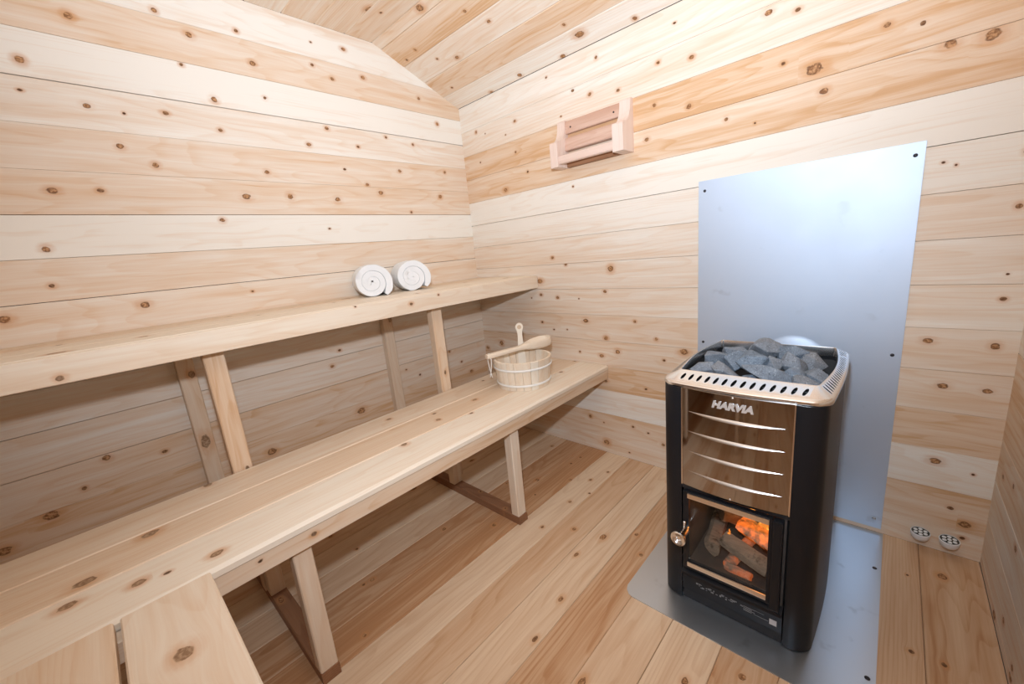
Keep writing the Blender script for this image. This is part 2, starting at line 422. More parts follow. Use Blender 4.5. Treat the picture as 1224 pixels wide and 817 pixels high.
b = Boards(67)
sd = Vector((0, -RUN, FLAT-EAVE)).normalized(); sn = Vector((0, -sd.z, sd.y)); sn = sn if sn.z < 0 else -sn
v = 0.; st = [.2, .62, .38, .72, .5]
for i, (lo, hi) in enumerate([(0, .112), (.112, .245), (.245, .378), (.378, .511), (.511, SL)]):
    b.board(Vector((0, 0, EAVE))+sd*lo-sn*.03, X, sd, sn, W, hi-lo-(.0012 if i < 4 else 0), .03, st[i], .05, pick(K_SLOPE, lo, hi), .003, 1.6)
lo = RUN; i = 0
while lo < D-RUN-.001:
    hi = min(lo+.1378, D-RUN)
    b.board((0, -lo, FLAT+.03), X, -Y, -Z, W, hi-lo, .03, [.62, .45, .6, .3, .5, .4][i % 6], .08, [(u, v_-lo, s) for (u, v_, s) in K_FLAT if lo < v_ < hi], .003, 1.6)
    lo = hi; i += 1
sd2 = Vector((0, RUN, FLAT-EAVE)).normalized(); sn2 = Vector((0, sn.y*-1, sn.z))
for i in range(4):
    b.board(Vector((0, -D, EAVE))+sd2*(SL/4*i)-sn2*.03, X, sd2, sn2, W, SL/4, .03, b.r.uniform(.2, .6), .05, (), .003, 1.6)
tag(b.build('ceiling', M['wood']), None, None, None, 'structure')

# ================================================================== UPPER BENCH
ub = thing('upper_bench', 'upper cedar bench along the log wall, higher and narrower of the two long benches', 'bench', (.25, -1.2, 0))
UZ = .977
for i, (lo, hi, t) in enumerate([(.001, .160, .35), (.163, .320, .05), (.323, .4775, -.15)]):
    one_board('seat_board', M['bench'], ub, (lo, -.002, UZ-.034), -Y, X, Z, D-.01, hi-lo, .034, t, 0., (), .003, density=.8, seed=70+i)
one_board('fascia_board', M['bench'], ub, (.4802, -.002, .9056), -Y, Z, X, D-.01, .0695, .021, .3, 0., [(u, v-.9056, s) for u, v, s in K_FU], .002, seed=77)
def post(parent, name, x0, x1, yc, z0, z1, w=.055, tone=.5, seed=1, warm=.1, mat='bench', kn=1.0):
    # wide face (along y) looks into the room
    return one_board(name, M[mat], parent, (x0, yc-w/2, z0), Z, Y, X, z1-z0, w, x1-x0, tone, warm, (), .003, density=kn, seed=seed)
LT = .477     # underside of the lower bench boards
for i, yc in enumerate((-.674, -1.532, -2.40)):
    post(ub, 'front_post', .402, .440, yc, .038, .942, .056, [.6, .72, .5][i], 80+i, .12)
    post(ub, 'rear_post', .002, .040, yc-.03, 0., .942, .055, .55, 90+i, .12)

# ================================================================== LOWER BENCH
lb = thing('lower_bench', 'lower cedar bench of three long boards carrying the wooden bucket', 'bench', (.69, -1.2, 0))
BZ = .5
kl = [(u, v, s) for u, v, s in K_LOW]
for i, (lo, hi, t) in enumerate([(.4456, .5985, .42), (.6010, .7525, .55), (.7550, .9254, .08)]):
    one_board('seat_board', M['bench'], lb, (lo, -.002, BZ-.022), -Y, X, Z, D-.01, hi-lo, .022, t, 0., [(u, v-lo, s) for u, v, s in K_LOW if lo+.003 < v < hi-.003], .003, seed=100+i, chfront=.008 if i == 2 else None)
one_board('fascia_board', M['bench'], lb, (.9031, -.002, .4258), -Y, Z, X, D-.01, .0500, .0185, .62, .05, [(u, v-.4258, s) for u, v, s in K_FL], .002, seed=107)
for i, yc in enumerate((-.712, -1.530, -2.40)):
    post(lb, 'leg', .865, .9030, yc, .036, .478, .048, [.35, .4, .4][i], 110+i, .06)
    post(lb, 'leg', .4420, .480, yc, .036, .478, .048, .35, 115+i, .05)
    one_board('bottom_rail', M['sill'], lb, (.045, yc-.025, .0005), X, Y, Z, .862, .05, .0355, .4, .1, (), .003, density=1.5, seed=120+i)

# ================================================================== SIDE BENCH (short return that meets the lower bench)
sb = thing('side_bench', 'short cedar bench meeting the long lower bench at a corner', 'bench', (1.25, -1.9, 0))
RX0, RX1 = .9266, 1.62
for i, (y1, y0, t) in enumerate([(-1.7133, -1.8590, .28), (-1.8685, -2.014, .38), (-2.0235, -2.169, .3)]):
    kn = [(.20, .075, 4)] if i == 0 else ([(.5, .1, 3)])
    one_board('seat_board', M['bench'], sb, (RX0, y1, BZ-.022), X, -Y, Z, RX1-RX0, y1-y0, .022, t, .02, kn, .003, seed=130+i)
one_board('bearer', M['bench'], sb, (1.47, -1.725, .4335), -Y, X, Z, .435, .04, .044, .4, 0., (), .002, seed=140)
one_board('bearer', M['bench'], sb, (.9266, -1.725, .4335), -Y, X, Z, .435, .036, .044, .2, 0., (), .002, seed=141)
for i, yc in enumerate((-1.752, -2.13)):
    post(sb, 'leg', 1.471, 1.509, yc, .0005, .4333, .048, .4, 145+i, .05)

# ================================================================== TOWELS
def towel(name, x1, length, yc, r, label, seed, tilt, turns=3.1, rot=0.):
    rr = random.Random(seed)
    t = thing(name, label, 'towel', (x1-length/2, yc, UZ), 'rolled towels on the upper bench')
    # spiral section: a folded towel wound from the middle, its tail tucked at the lower room-side edge
    th = (r-.006)/turns
    N = 120; mid = []
    a_end = tilt
    for i in range(N+1):
        a = a_end+2*PI*turns*(1-i/N); rad = .006+th*(turns*i/N)-th*.45
        tl = max(0, (i-(N-17))/17)      # the folded tail stands off a little
        rad += .0055*tl*tl*(3-2*tl)
        rad = max(rad, .004)
        mid.append((math.cos(a)*rad, math.sin(a)*rad))
    def side(k):
        out = []
        for i, p in enumerate(mid):
            q0 = mid[max(i-1, 0)]; q1 = mid[min(i+1, N)]
            dx, dy = q1[0]-q0[0], q1[1]-q0[1]; l = math.hypot(dx, dy) or 1
            w_ = th*.56*min(1, (N-i)/4+.45, i/4+.35)*(1+.34*max(0, (i-(N-14))/14))
            out.append((p[0]+k*dy/l*w_, p[1]-k*dx/l*w_))
        return out
    loop = side(1)+side(-1)[::-1]
    zmin = min(q[1] for q in loop); cz = UZ-zmin
    bm = bmesh.new()
    n2 = len(loop); M_ = 14; rings = []
    for j in range(M_+1):
        f = j/M_; e = min(f, 1-f)
        puff = 1-.16*max(0, 1-e/.06)**2
        ring = []
        for idx, (a_, z_) in enumerate(loop):
            i = idx if idx <= N else 2*N+1-idx
            m = mid[i]
            a2, z2 = m[0]+(a_-m[0])*puff, m[1]+(z_-m[1])*puff
            w = noise.noise(Vector((f*6+seed*9, a_*30, z_*30)))*.0022
            tx = x1-length+f*length+noise.noise(Vector((seed*5., a_*24, z_*24)))*.006*(1 if e < .12 else .3)
            l = math.hypot(a2, z2) or 1
            ring.append(bm.verts.new((tx, yc+a2*(1+w/l), max(UZ+.0006, cz+z2*(1+w/l)))))
        rings.append(ring)
    for A_, B_ in zip(rings, rings[1:]):
        for k in range(n2): bm.faces.new((A_[k], B_[k], B_[(k+1) % n2], A_[(k+1) % n2]))
    for R_ in (rings[0], rings[-1]):   # end faces follow the winding
        for i in range(N): bm.faces.new((R_[i], R_[i+1], R_[n2-2-i], R_[n2-1-i]))
    bmesh.ops.rotate(bm, verts=bm.verts, cent=(x1, yc, 0), matrix=Matrix.Rotation(rot, 3, 'Z'))
    obj('rolled_cloth', bm, M['towel'], t, sharp=70)
    return t
towel('rolled_towel', .235, .215, -.856, .086, 'rolled white towel farther from the stove wall, beside its twin on the upper bench', 3, -.85, rot=math.radians(-22))
towel('rolled_towel', .232, .215, -.638, .086, 'rolled white towel nearer the stove wall, on the upper bench', 8, -.70, rot=math.radians(-22))

# ================================================================== BUCKET
bk = thing('sauna_bucket', 'small round wooden bucket with two white hoops standing on the lower bench', 'bucket', (.712, -.418, BZ))
bc = Vector((.712, -.418, BZ))
rb, rt_, hb = .123, .139, .134
b = Boards(151); NS = 22
for i in range(NS):
    a0, a1 = 2*PI*i/NS+.006, 2*PI*(i+1)/NS-.006
    hgt = hb
    vs, cs = [], []
    sub = 3
    for (rad, h) in ((rb-.013, 0), (rb, 0), (rt_-.0015, hgt-.0015), (rt_-.003, hgt), (rt_-.012, hgt), (rt_-.0135, hgt-.0015)):
        for k in range(sub+1):
            a = a0+(a1-a0)*k/sub
            sh = rad-(.0009 if k in (0, sub) and rad > rb-.002 else 0)
            vs.append(bc+Vector((math.cos(a)*sh, math.sin(a)*sh, h+.0004))); cs.append((h, (k/sub)*.035, rad))
    fs = []; n_ = sub+1
    for p in range(6):
        q = (p+1) % 6
        for k in range(sub): fs.append([p*n_+k, p*n_+k+1, q*n_+k+1, q*n_+k][::-1])
    fs.append([p*n_ for p in range(6)][::-1]); fs.append([p*n_+sub for p in range(6)])
    b.solid(vs, [f[::-1] for f in fs], cs, b.r.uniform(0., .75), b.r.uniform(0, .15))
b.build('stave_wall', M['bucket'], bk, sharp=35)
bm = bmesh.new(); lathe(bm, [(0, .008), (rb-.0125, .008), (rb-.0115, .02), (0, .02)], bc, Z, 40); 
me_b = obj('bucket_bottom', bm, M['hoop'], bk)
me_b.data.materials.clear(); me_b.data.materials.append(simple('pine_disc', rgb(232, 208, 178), .6, vary=.08, scale=20))
for h in (.024, .098):
    bm = bmesh.new(); r0 = rb+(rt_-rb)*h/hb; segs = 56; hh = .0056
    prof = [(r0+.0002, -hh), (r0+.0036, -hh*.7), (r0+.0046, 0), (r0+.0040, hh*.7), (r0+.0006, hh), (r0-.001, 0)]
    rings = [[bm.verts.new(bc+Vector((math.cos(2*PI*i/segs)*q, math.sin(2*PI*i/segs)*q, h+z_))) for q, z_ in prof] for i in range(segs)]
    for i in range(segs):
        A_, B_ = rings[i], rings[(i+1) % segs]
        for k in range(6): bm.faces.new((A_[k], B_[k], B_[(k+1) % 6], A_[(k+1) % 6]))
    o = obj('hoop', bm, M['hoop'], bk, smooth=True)
# tall keyhole-shaped handle stave, fixed at the far rim
ha = math.atan2(.73, -.68)
hx = Vector((math.cos(ha), math.sin(ha), 0)); ht = Vector((-hx.y, hx.x, 0))
outl = []
for z_, w_ in ((.02, .019), (.10, .0185), (.15, .0155), (.185, .0125), (.212, .0115), (.225, .0125)):
    outl.append((w_, z_))
cz_, rz_ = .250, .0195
for k in range(13):
    a = -PI*.22+(PI*1.44)*k/12
    outl.append((math.cos(a)*rz_, cz_+math.sin(a)*rz_))
outl = [q for q in outl if q[0] >= 0 and True]
rightside = [q for q in outl if q[0] > 1e-4]
rightside = sorted(rightside, key=lambda q: q[1])
poly = rightside+[(0, cz_+rz_)]+[(-q[0], q[1]) for q in rightside[::-1]]
vs, cs = [], []
for dpt in (0, .012):
    for (a, z_) in poly:
        rad = rb+(rt_-rb)*z_/hb-.0135-dpt
        vs.append(bc+hx*rad+ht*a+Z*z_); cs.append((z_, a, dpt))
n_ = len(poly)
fs = [list(range(n_)), list(range(n_, 2*n_))[::-1]]+[[k, k+n_, (k+1) % n_+n_, (k+1) % n_] for k in range(n_)]
b = Boards(160); b.solid(vs, fs, cs, .12, 0.)
hs = b.build('handle_stave', M['bucket'], bk, sharp=40)
bm = bmesh.new(); hc = bc+hx*(rb+(rt_-rb)*cz_/hb-.0255)+Z*cz_
lathe(bm, [(.0065, -.0005), (.0105, -.0005), (.0105, .0016), (.0065, .0016)], hc, -hx, 24)
obj('handle_eyelet', bm, simple('eyelet_wood', rgb(222, 196, 166), .5), hs, smooth=False)

# ================================================================== LADLE lying across the bucket
L0, L1 = Vector((.6215, -.562, BZ+.1555)), Vector((.724, -.215, BZ+.1675))
ld = thing('sauna_ladle', 'wooden ladle with a corded handle lying across the bucket rim', 'ladle', tuple((L0+L1)/2))
du = (L1-L0).normalized(); dw = du.cross(Z).normalized(); dn = dw.cross(du)
Ltot = (L1-L0).length
b = Boards(170)
# stations along the handle: (s, half width, half thickness)
prof = [(0, .0135, .0100), (.006, .0155, .0120), (.10, .0165, .0115), (.17, .0160, .0105), (.205, .0150, .0115), (.235, .018, .0150), (.27, .029, .0215), (.30, .0360, .0255), (.33, .0390, .0275), (.365, .0380, .0275), (.388, .0320, .0265), (.402, .0230, .024), (.409, .010, .020)]
k_ = Ltot/.409
SEG = 36
prof = [tuple(a_+(b_-a_)*q/4 for a_, b_ in zip(p_, n_)) for p_, n_ in zip(prof, prof[1:]) for q in range(4)]+[prof[-1]]
vs, cs, fs = [], [], []
for (s, hw, htk) in prof:
    lift = .004*max(0, (s-.2)/.2)
    for q in range(SEG):
        a = 2*PI*q/SEG
        cx_ = math.copysign(abs(math.cos(a))**.62, math.cos(a)); sx_ = math.copysign(abs(math.sin(a))**.62, math.sin(a))
        zz = sx_*htk
        if zz > 0 and .245 < s < .405:      # the carved hollow
            f = 1-((s-.333)/.068)**2
            if f > 0 and abs(cx_) < .8: zz -= f**.6*(1-(cx_/.8)**2)**.6*htk*1.7
        vs.append(L0+du*(s*k_)+dw*(cx_*hw)+dn*(zz+lift)); cs.append((s, cx_*hw, zz))
for i in range(len(prof)-1):
    for q in range(SEG):
        q2 = (q+1) % SEG
        fs.append([i*SEG+q, i*SEG+q2, (i+1)*SEG+q2, (i+1)*SEG+q])
fs.append(list(range(SEG))[::-1]); fs.append([(len(prof)-1)*SEG+q for q in range(SEG)])
b.solid(vs, fs, cs, .35, .1)
o = b.build('ladle_body', M['bucket'], ld, sharp=48)
bm = bmesh.new(); bmesh.ops.create_icosphere(bm, subdivisions=1, radius=.001); bm.free()
bm = bmesh.new()
p0 = L0+du*.014
pts = []
for i in range(29):
    a = 2*PI*i/28
    drop = (1-math.cos(a))*.5
    pts.append(p0+dw*(.017*math.sin(a)*(1.0-.55*drop**2))+du*(.002*math.sin(2*a))-dn*0+Z*(.0125-drop*.1))
tube(bm, pts, .0022, 8)
kn = pts[14]
bmesh.ops.create_icosphere(bm, subdivisions=2, radius=.0058, matrix=Matrix.Translation(kn))
tube(bm, [kn, kn+Vector((.003, .002, -.008)), kn+Vector((.005, .003, -.017))], .0019, 7)
tube(bm, [kn, kn+Vector((-.003, -.002, -.007)), kn+Vector((-.003, -.003, -.014))], .0019, 7)
obj('cord_loop', bm, M['cord'], ld, smooth=True)

# ================================================================== AIR VENT BOX on the stove wall
vx0, vx1, vz0, vz1, vd = .72, 1.10, 1.489, 1.703, .098
vn = thing('wooden_air_vent', 'pinkish cedar air vent box with curved cheeks high on the stove wall', 'air vent', ((vx0+vx1)/2, 0, vz0))
def cheek(x0, x1, seed):
    pr = [(0, vz0), (vd, vz0), (vd, 1.594), (vd-.004, 1.600)]
    for k in range(1, 10):
        f = k/9; pr.append((vd-.012-(vd-.036)*math.sin(f*PI/2)**.8, 1.602+(vz1-.006-1.602)*(1-math.cos(f*PI/2))**.9))
    pr += [(.020, vz1), (0, vz1)]
    vs = [(x, -y_, z_) for x in (x0, x1) for (y_, z_) in pr]; n_ = len(pr)
    cs = [(v_[2], v_[1], v_[0]) for v_ in vs]
    fs = [list(range(n_)), list(range(n_, 2*n_))[::-1]]+[[k, k+n_, (k+1) % n_+n_, (k+1) % n_] for k in range(n_)]
    b = Boards(seed); b.solid(vs, fs, cs, .18, .05)
    return b.build('side_cheek', M['vent'], vn)
cheek(vx0, vx0+.042, 180); cheek(vx1-.050, vx1, 181)
ix0, ix1 = vx0+.0425, vx1-.0505
tr = one_board('top_rail', M['vent'], vn, (ix0, -.0005, 1.642), X, Z, -Y, ix1-ix0, .055, .020, .9, .3, (), .003, density=0.05, seed=183)
for x in (ix0+.03, ix1-.03):
    bm = bmesh.new(); lathe(bm, [(0, .0), (.0042, 0), (.004, .0012), (0, .0018)], (x, -.0203, 1.667), -Y, 12); obj('screw', bm, M['screw'], tr)
one_board('sliding_board', M['vent'], vn, (ix0, -.016, 1.562), X, Vector((0, .18, 1)).normalized(), Vector((0, -1, .18)).normalized(), ix1-ix0, .060, .018, .85, .3, (), .003, density=.05, seed=184)
one_board('front_slat', M['vent'], vn, (ix0, -.072, 1.500), X, Z, -Y, ix1-ix0, .036, .020, .35, .08, (), .003, density=.05, seed=185)
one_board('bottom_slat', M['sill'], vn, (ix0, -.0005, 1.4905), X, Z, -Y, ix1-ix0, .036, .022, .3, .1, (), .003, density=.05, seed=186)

# ================================================================== METAL SHEETS
def screw(parent, p, ax, mat='screw', r=.0055):
    bm = bmesh.new()
    lathe(bm, [(0, 0), (r, 0), (r*.95, .0012), (r*.6, .0026), (0, .003)], p, ax, 14)
    return obj('screw', bm, M[mat], parent, smooth=True)
ws = thing('wall_heat_shield', 'tall pale metal sheet screwed to the log wall behind the stove', 'metal sheet', (1.689, 0, 0))
bm = bmesh.new(); bm_box(bm, (1.3707, -.0035, .0172), (2.0072, -.0003, 1.3176), .0008)
obj('sheet_panel', bm, M['sheet'], ws)
for x, z_ in ((1.986, 1.281), (1.394, 1.279), (1.393, .664), (1.985, .667)): screw(ws, (x, -.0035, z_), -Y)
for x in (1.986, 1.393): screw(ws, (x, -.0035, .054), -Y, 'zinc')
fs_ = thing('floor_heat_shield', 'grey metal floor sheet with a clipped corner under the black stove', 'metal sheet', (1.708, -.39, 0))
bm = bmesh.new()
pl = [(1.4016, -.006), (1.4016, -.752), (1.4075, -.768), (1.420, -.781), (1.4345, -.7856), (2.014, -.7856), (2.014, -.006)]
vs = [[bm.verts.new((x, y, z_)) for x, y in pl] for z_ in (.0003, .003)]
bm.faces.new(vs[0]); bm.faces.new(vs[1])
for k in range(len(pl)): bm.faces.new((vs[0][k], vs[0][(k+1) % 7], vs[1][(k+1) % 7], vs[1][k]))
obj('sheet_panel', bm, M['fsheet'], fs_)
screw(fs_, (1.998, -.217, .003), Z, 'screw', .006); screw(fs_, (1.998, -.66, .003), Z, 'screw', .006)

# ================================================================== WHITE ROUND CAPS low on the stove wall
for i, (x, lab) in enumerate(((2.103, 'round white perforated cap low on the log wall, nearer the metal sheet'), (2.170, 'round white perforated cap low on the log wall, nearer the corner'))):
    c = thing('vent_cap', lab, 'vent cap', (x, 0, .046), 'white caps low on the stove wall')
    ax = Vector((0, -.10, .995)).normalized()
    o_ = Vector((x, -.0253, .0545))
    bm = bmesh.new()
    lathe(bm, [(.0, -.019), (.010, -.018), (.018, -.013), (.0228, -.004), (.0245, .006), (.0245, .012), (.0228, .0135), (.0222, .011), (0, .011)], o_, ax, 36)
    bm_box(bm, (x-.011, -.008, .0545-.014), (x+.011, -.0005, .0545+.004), .002)
    obj('cup', bm, M['white'], c, sharp=40)
    bm = bmesh.new(); lathe(bm, [(0, .0112), (.022, .0112), (.022, .0122), (0, .0122)], o_, ax, 32); obj('grille', bm, M['grille'], c)
    t1 = X; t2 = ax.cross(t1).normalized()
    for k in range(7):
        a = PI/6+k*PI/3; q = o_+ax*.0122+((t1*math.cos(a)+t2*math.sin(a))*.0138 if k < 6 else Vector((0, 0, 0)))
        bm = bmesh.new(); lathe(bm, [(0, 0), (.0054, 0), (.0052, .001), (.003, .0018), (0, .002)], q, ax, 14); obj('stud', bm, M['white'], c, smooth=True)
# ================================================================== THE STOVE
hx_c = 1.6905
st_ = thing('wood_burning_stove', 'black and steel wood-burning sauna stove filled with stones on the metal floor sheet', 'stove', (hx_c, -.44, .003))
ZF = .0032
def wrap(sign):
    """plan of one side shell: front strip, rounded corner, bowed side, rounded rear corner"""
    p = [(.1335, -.690), (.1450, -.691)]
    for k in range(9):
        a = PI/2*k/8; p.append((.148+.046*math.sin(a), -.645-.046*math.cos(a)))
    for k in range(1, 10):
        f = k/10; p.append((.194+.007*math.sin(f*PI), -.645+f*.40))
    for k in range(7):
        a = PI/2*k/6; p.append((.160+.034*math.cos(a), -.245+.034*math.sin(a)))
    p.append((.08, -.211)); p.append((.0, -.211))
    return [(hx_c+sign*x, y) for x, y in p]
def shell(name, path, z0, z1, th, mat, parent):
    bm = bmesh.new(); inner = []
    n = len(path)
    for i, (x, y) in enumerate(path):
        x0, y0 = path[max(i-1, 0)]; x1, y1 = path[min(i+1, n-1)]
        d = Vector((x1-x0, y1-y0, 0)).normalized(); nn = Vector((-d.y, d.x, 0))
        c = Vector((hx_c, -.45, 0))
        if nn.dot(c-Vector((x, y, 0))) < 0: nn = -nn
        inner.append((x+nn.x*th, y+nn.y*th))
    L_ = [[bm.verts.new((x, y, z_)) for x, y in P_] for P_, z_ in ((path, z0), (path, z0+.0015), (path, z1), (inner, z1), (inner, z0))]
    for a in range(5):
        A_, B_ = L_[a], L_[(a+1) % 5]
        for i in range(n-1): bm.faces.new((A_[i], A_[i+1], B_[i+1], B_[i]))
    bm.faces.new([q[0] for q in L_]); bm.faces.new([q[-1] for q in L_])
    return obj(name, bm, mat, parent, sharp=35)
shell('side_shell', wrap(-1), ZF+.003, .702, .003, M['black'], st_)
shell('side_shell', wrap(1), ZF+.003, .702, .003, M['black'], st_)
box('base_plate', (hx_c-.15, -.672, ZF-.0001), (hx_c+.15, -.225, ZF+.012), M['soot'], st_, .002)
# polished front plate, slightly bowed, with four scooped louvres
PX0, PX1, PZ0, PZ1 = 1.5575, 1.8235, .4045, .7035
def pf(x): return -.6905-.0125*(1-((x-hx_c)/.133)**2)
bm = bmesh.new(); rows = []
NX = 28
for (z_, dy) in ((PZ0, .006), (PZ0, .0), (PZ0+.0012, -.0008), (PZ1, -.0008), (PZ1, .006)):
    rows.append([bm.verts.new((PX0+(PX1-PX0)*i/NX, pf(PX0+(PX1-PX0)*i/NX)+dy, z_)) for i in range(NX+1)])
for A_, B_ in list(zip(rows, rows[1:]))+[(rows[-1], rows[0])]:
    for i in range(NX): bm.faces.new((A_[i], A_[i+1], B_[i+1], B_[i]))
for e_ in (0, NX): bm.faces.new([r_[e_] for r_ in rows])
fp = obj('front_plate', bm, M['chrome'], st_, sharp=30)
for zl in (.638, .578, .517, .455):
    bm = bmesh.new(); rows = [[], [], [], [], []]; n_ = 26
    for i in range(n_+1):
        f = i/n_; x = PX0+.018+(PX1-PX0-.036)*f; s = max(.02, 1-(2*f-1)**2)
        y = pf(x)-.0008
        for r_, (dy, dz) in zip(rows, ((.0004, .0012), (-.0030*s, -.0022*s), (-.0062*s, -.0058*s), (-.0060*s, -.0082*s), (.0006, -.0084*s))):
            r_.append(bm.verts.new((x, y+dy, zl+dz)))
    for A_, B_ in zip(rows, rows[1:]):
        for i in range(n_): bm.faces.new((A_[i], A_[i+1], B_[i+1], B_[i]))
    obj('louvre', bm, M['lip'], fp, sharp=50)
for xe in (PX0-.0004, PX1-.0026):
    box('edge_strip', (xe, -.6935, PZ0), (xe+.003, -.6860, PZ1), M['collar'], fp, .0006)
for zz in (.66, .41):  # small bright studs added to imitate a highlight on the plate
    bm = bmesh.new(); lathe(bm, [(0, 0), (.0035, 0), (.003, .0012), (0, .0018)], (hx_c, pf(hx_c)-.0008, .6995 if zz > .5 else .4085), -Y, 12)
    obj('glint_stud', bm, M['collar'], fp, smooth=True)
# raised maker's lettering
cu = bpy.data.curves.new('lettering', 'FONT'); cu.body = 'HARVIA'; cu.size = .0262; cu.shear = .22; cu.extrude = .0011; cu.offset = .0016
cu.align_x = 'CENTER'; cu.space_character = 1.0; cu.resolution_u = 4
tmp = bpy.data.objects.new('lettering_curve', cu); col.objects.link(tmp)
dg = bpy.context.evaluated_depsgraph_get(); dg.update()
me = bpy.data.meshes.new_from_object(tmp.evaluated_get(dg)); bpy.data.objects.remove(tmp); bpy.data.curves.remove(cu)
xs = [v.co.x for v in me.vertices]; wd = max(xs)-min(xs); mx = (max(xs)+min(xs))/2; hgt = max(v.co.y for v in me.vertices)
for v in me.vertices:
    x = 1.6895+(v.co.x-mx)*(.0985/wd); zz = .6665+v.co.y*(.0190/hgt)
    v.co = Vector((x, pf(x)-.0018-v.co.z, zz))
link('lettering', me, M['white'] if False else M['brush'], fp)
me.materials.clear(); me.materials.append(simple('bright_lettering', (.86, .86, .85, 1), .38, .6))
# lower front
box('lintel', (1.5575, -.688, .3905), (1.8235, -.676, .4040), M['soot'], st_, .001)
DY = -.7005
door = thing('x', None, None); bpy.data.objects.remove(door)
bm = bmesh.new()      # door frame with its opening
GX0, GX1, GZ0, GZ1 = 1.5805, 1.7820, .1420, .3820
for lo, hi in (((1.5640, DY, .1270), (GX0, -.6865, .3890)), ((GX1, DY-.001, .1270), (1.7905, -.6865, .3890)), ((GX0, DY, .1270), (GX1, -.6865, GZ0)), ((GX0, DY, GZ1), (GX1, -.6865, .3890))):
    bm_box(bm, lo, hi, .0012)
door = obj('stove_door', bm, M['black'], st_)
box('hinge_bar', (1.7915, -.7090, .1180), (1.8140, -.6865, .3890), M['black'], door, .003)
box('glass_pane', (GX0+.0005, -.6975, GZ0+.0005), (GX1-.0005, -.6945, GZ1-.0005), M['glass'], door)
box('trim_strip', (GX0-.003, DY-.0042, GZ1-.0125), (GX1+.001, DY-.0002, GZ1+.003), M['brush'], door, .0012)
box('trim_strip', (GX0-.003, DY-.0042, GZ0-.004), (GX1+.001, DY-.0002, GZ0+.0105), M['brush'], door, .0012)
bm = bmesh.new()
lathe(bm, [(0.0000, 0.0000), (0.0071, 0.0000), (0.0071, 0.0130), (0.0121, 0.0151), (0.0129, 0.0367), (0.0172, 0.0518), (0.0209, 0.0583), (0.0218, 0.0626), (0.0205, 0.0659), (0.0172, 0.0648), (0.0163, 0.0610), (0.0126, 0.0621), (0.0115, 0.0589), (0.0071, 0.0605), (0.0057, 0.0572), (0.0000, 0.0572)], (1.5755, DY, .2690), Vector((-.03, -1, .0)), 36)
obj('handle_knob', bm, M['collar'], door, sharp=40)
bm = bmesh.new(); tube(bm, [(1.5755, DY-.020, .278), (1.5753, DY-.020, .290), (1.5755, DY-.0195, .296)], .003, 8)
bmesh.ops.create_icosphere(bm, subdivisions=2, radius=.0042, matrix=Matrix.Translation((1.5755, DY-.0195, .298)))
obj('latch_pin', bm, M['collar'], door, smooth=True)
# ash drawer: sloped lip, front with printed rating label
bm = bmesh.new()
pr = [(-.676, .1235), (-.704, .1120), (-.706, .1040), (-.692, .0980), (-.690, .0400), (-.676, .0400)]
vs = [[bm.verts.new((x, y, z_)) for y, z_ in pr] for x in (1.5600, 1.8210)]
bm.faces.new(vs[0]); bm.faces.new(vs[1])
for k in range(6): bm.faces.new((vs[0][k], vs[0][(k+1) % 6], vs[1][(k+1) % 6], vs[1][k]))
ad = obj('ash_drawer', bm, M['black'], st_)
bm = bmesh.new(); rr = random.Random(5)
x = 1.600
while x < 1.726:      # pictograms and lines too small to read
    for q in range(2):
        w_ = rr.uniform(.002, .008); z_ = .066+rr.uniform(0, .013)
        if rr.random() < .8: bm_box(bm, (x, -.6924, z_), (x+w_, -.6918, z_+rr.uniform(.0012, .004)))
    x += rr.uniform(.004, .008)
for k in range(4):
    bm_box(bm, (1.729, -.6924, .0635+k*.0042), (1.750+(k % 2)*.008, -.6918, .0650+k*.0042))
bm_box(bm, (1.755, -.6924, .0635), (1.790, -.6918, .0645)); bm_box(bm, (1.751, -.6924, .0772), (1.780, -.6918, .0780))
obj('rating_print', bm, M['ink'], ad)
bm = bmesh.new(); bm_box(bm, (1.7925, -.6925, .0580), (1.8095, -.6918, .0750)); obj('rating_patch', bm, M['sticker'], ad)
box('plinth_front', (1.5600, -.684, ZF+.0005), (1.8210, -.676, .0395), M['soot'], st_, .001)
# fire box, an open lined box behind the door
FB = (1.5620, 1.8190, -.4150, -.6855, .1240, .4040)
bm = bmesh.new()
x0, x1, y1, y0, z0, z1 = FB; t_ = .010
for lo, hi in (((x0, y1, z0), (x1, y1+t_, z1)), ((x0, y0, z0), (x0+t_, y1, z1)), ((x1-t_, y0, z0), (x1, y1, z1)), ((x0+t_, y0, z0), (x1-t_, y1, z0+t_)), ((x0+t_, y0, z1-t_), (x1-t_, y1, z1))):
    bm_box(bm, lo, hi)
bm_box(bm, (x0+t_, y0, z0+t_), (x1-t_, y0+.012, z0+t_+.018))
obj('firebox', bm, M['brick'], st_)
# stone basket
bm = bmesh.new()
def oval(dx, y0, y1, z_, bow=.012):
    p = []
    for k in range(9): p.append((hx_c-dx+2*dx*k/8, y0))
    for k in range(1, 8): p.append((hx_c+dx+bow*math.sin(PI*k/8), y0+(y1-y0)*k/8))
    for k in range(9): p.append((hx_c+dx-2*dx*k/8, y1))
    for k in range(1, 8): p.append((hx_c-dx-bow*math.sin(PI*k/8), y1+(y0-y1)*k/8))
    return [bm.verts.new((x, y, z_)) for x, y in p]
r1, r2, r3, r4 = oval(.1725, -.617, -.2085, .706, .016), oval(.166, -.604, -.221, .625), oval(.163, -.601, -.224, .628), oval(.1695, -.614, -.2115, .706, .016)
for A_, B_ in ((r1, r2), (r3, r4), (r4, r1)):
    for i in range(len(A_)): bm.faces.new((A_[i], A_[(i+1) % len(A_)], B_[(i+1) % len(A_)], B_[i]))
bm.faces.new(r2); bm.faces.new(r3)
obj('stone_basket', bm, M['soot'], st_)
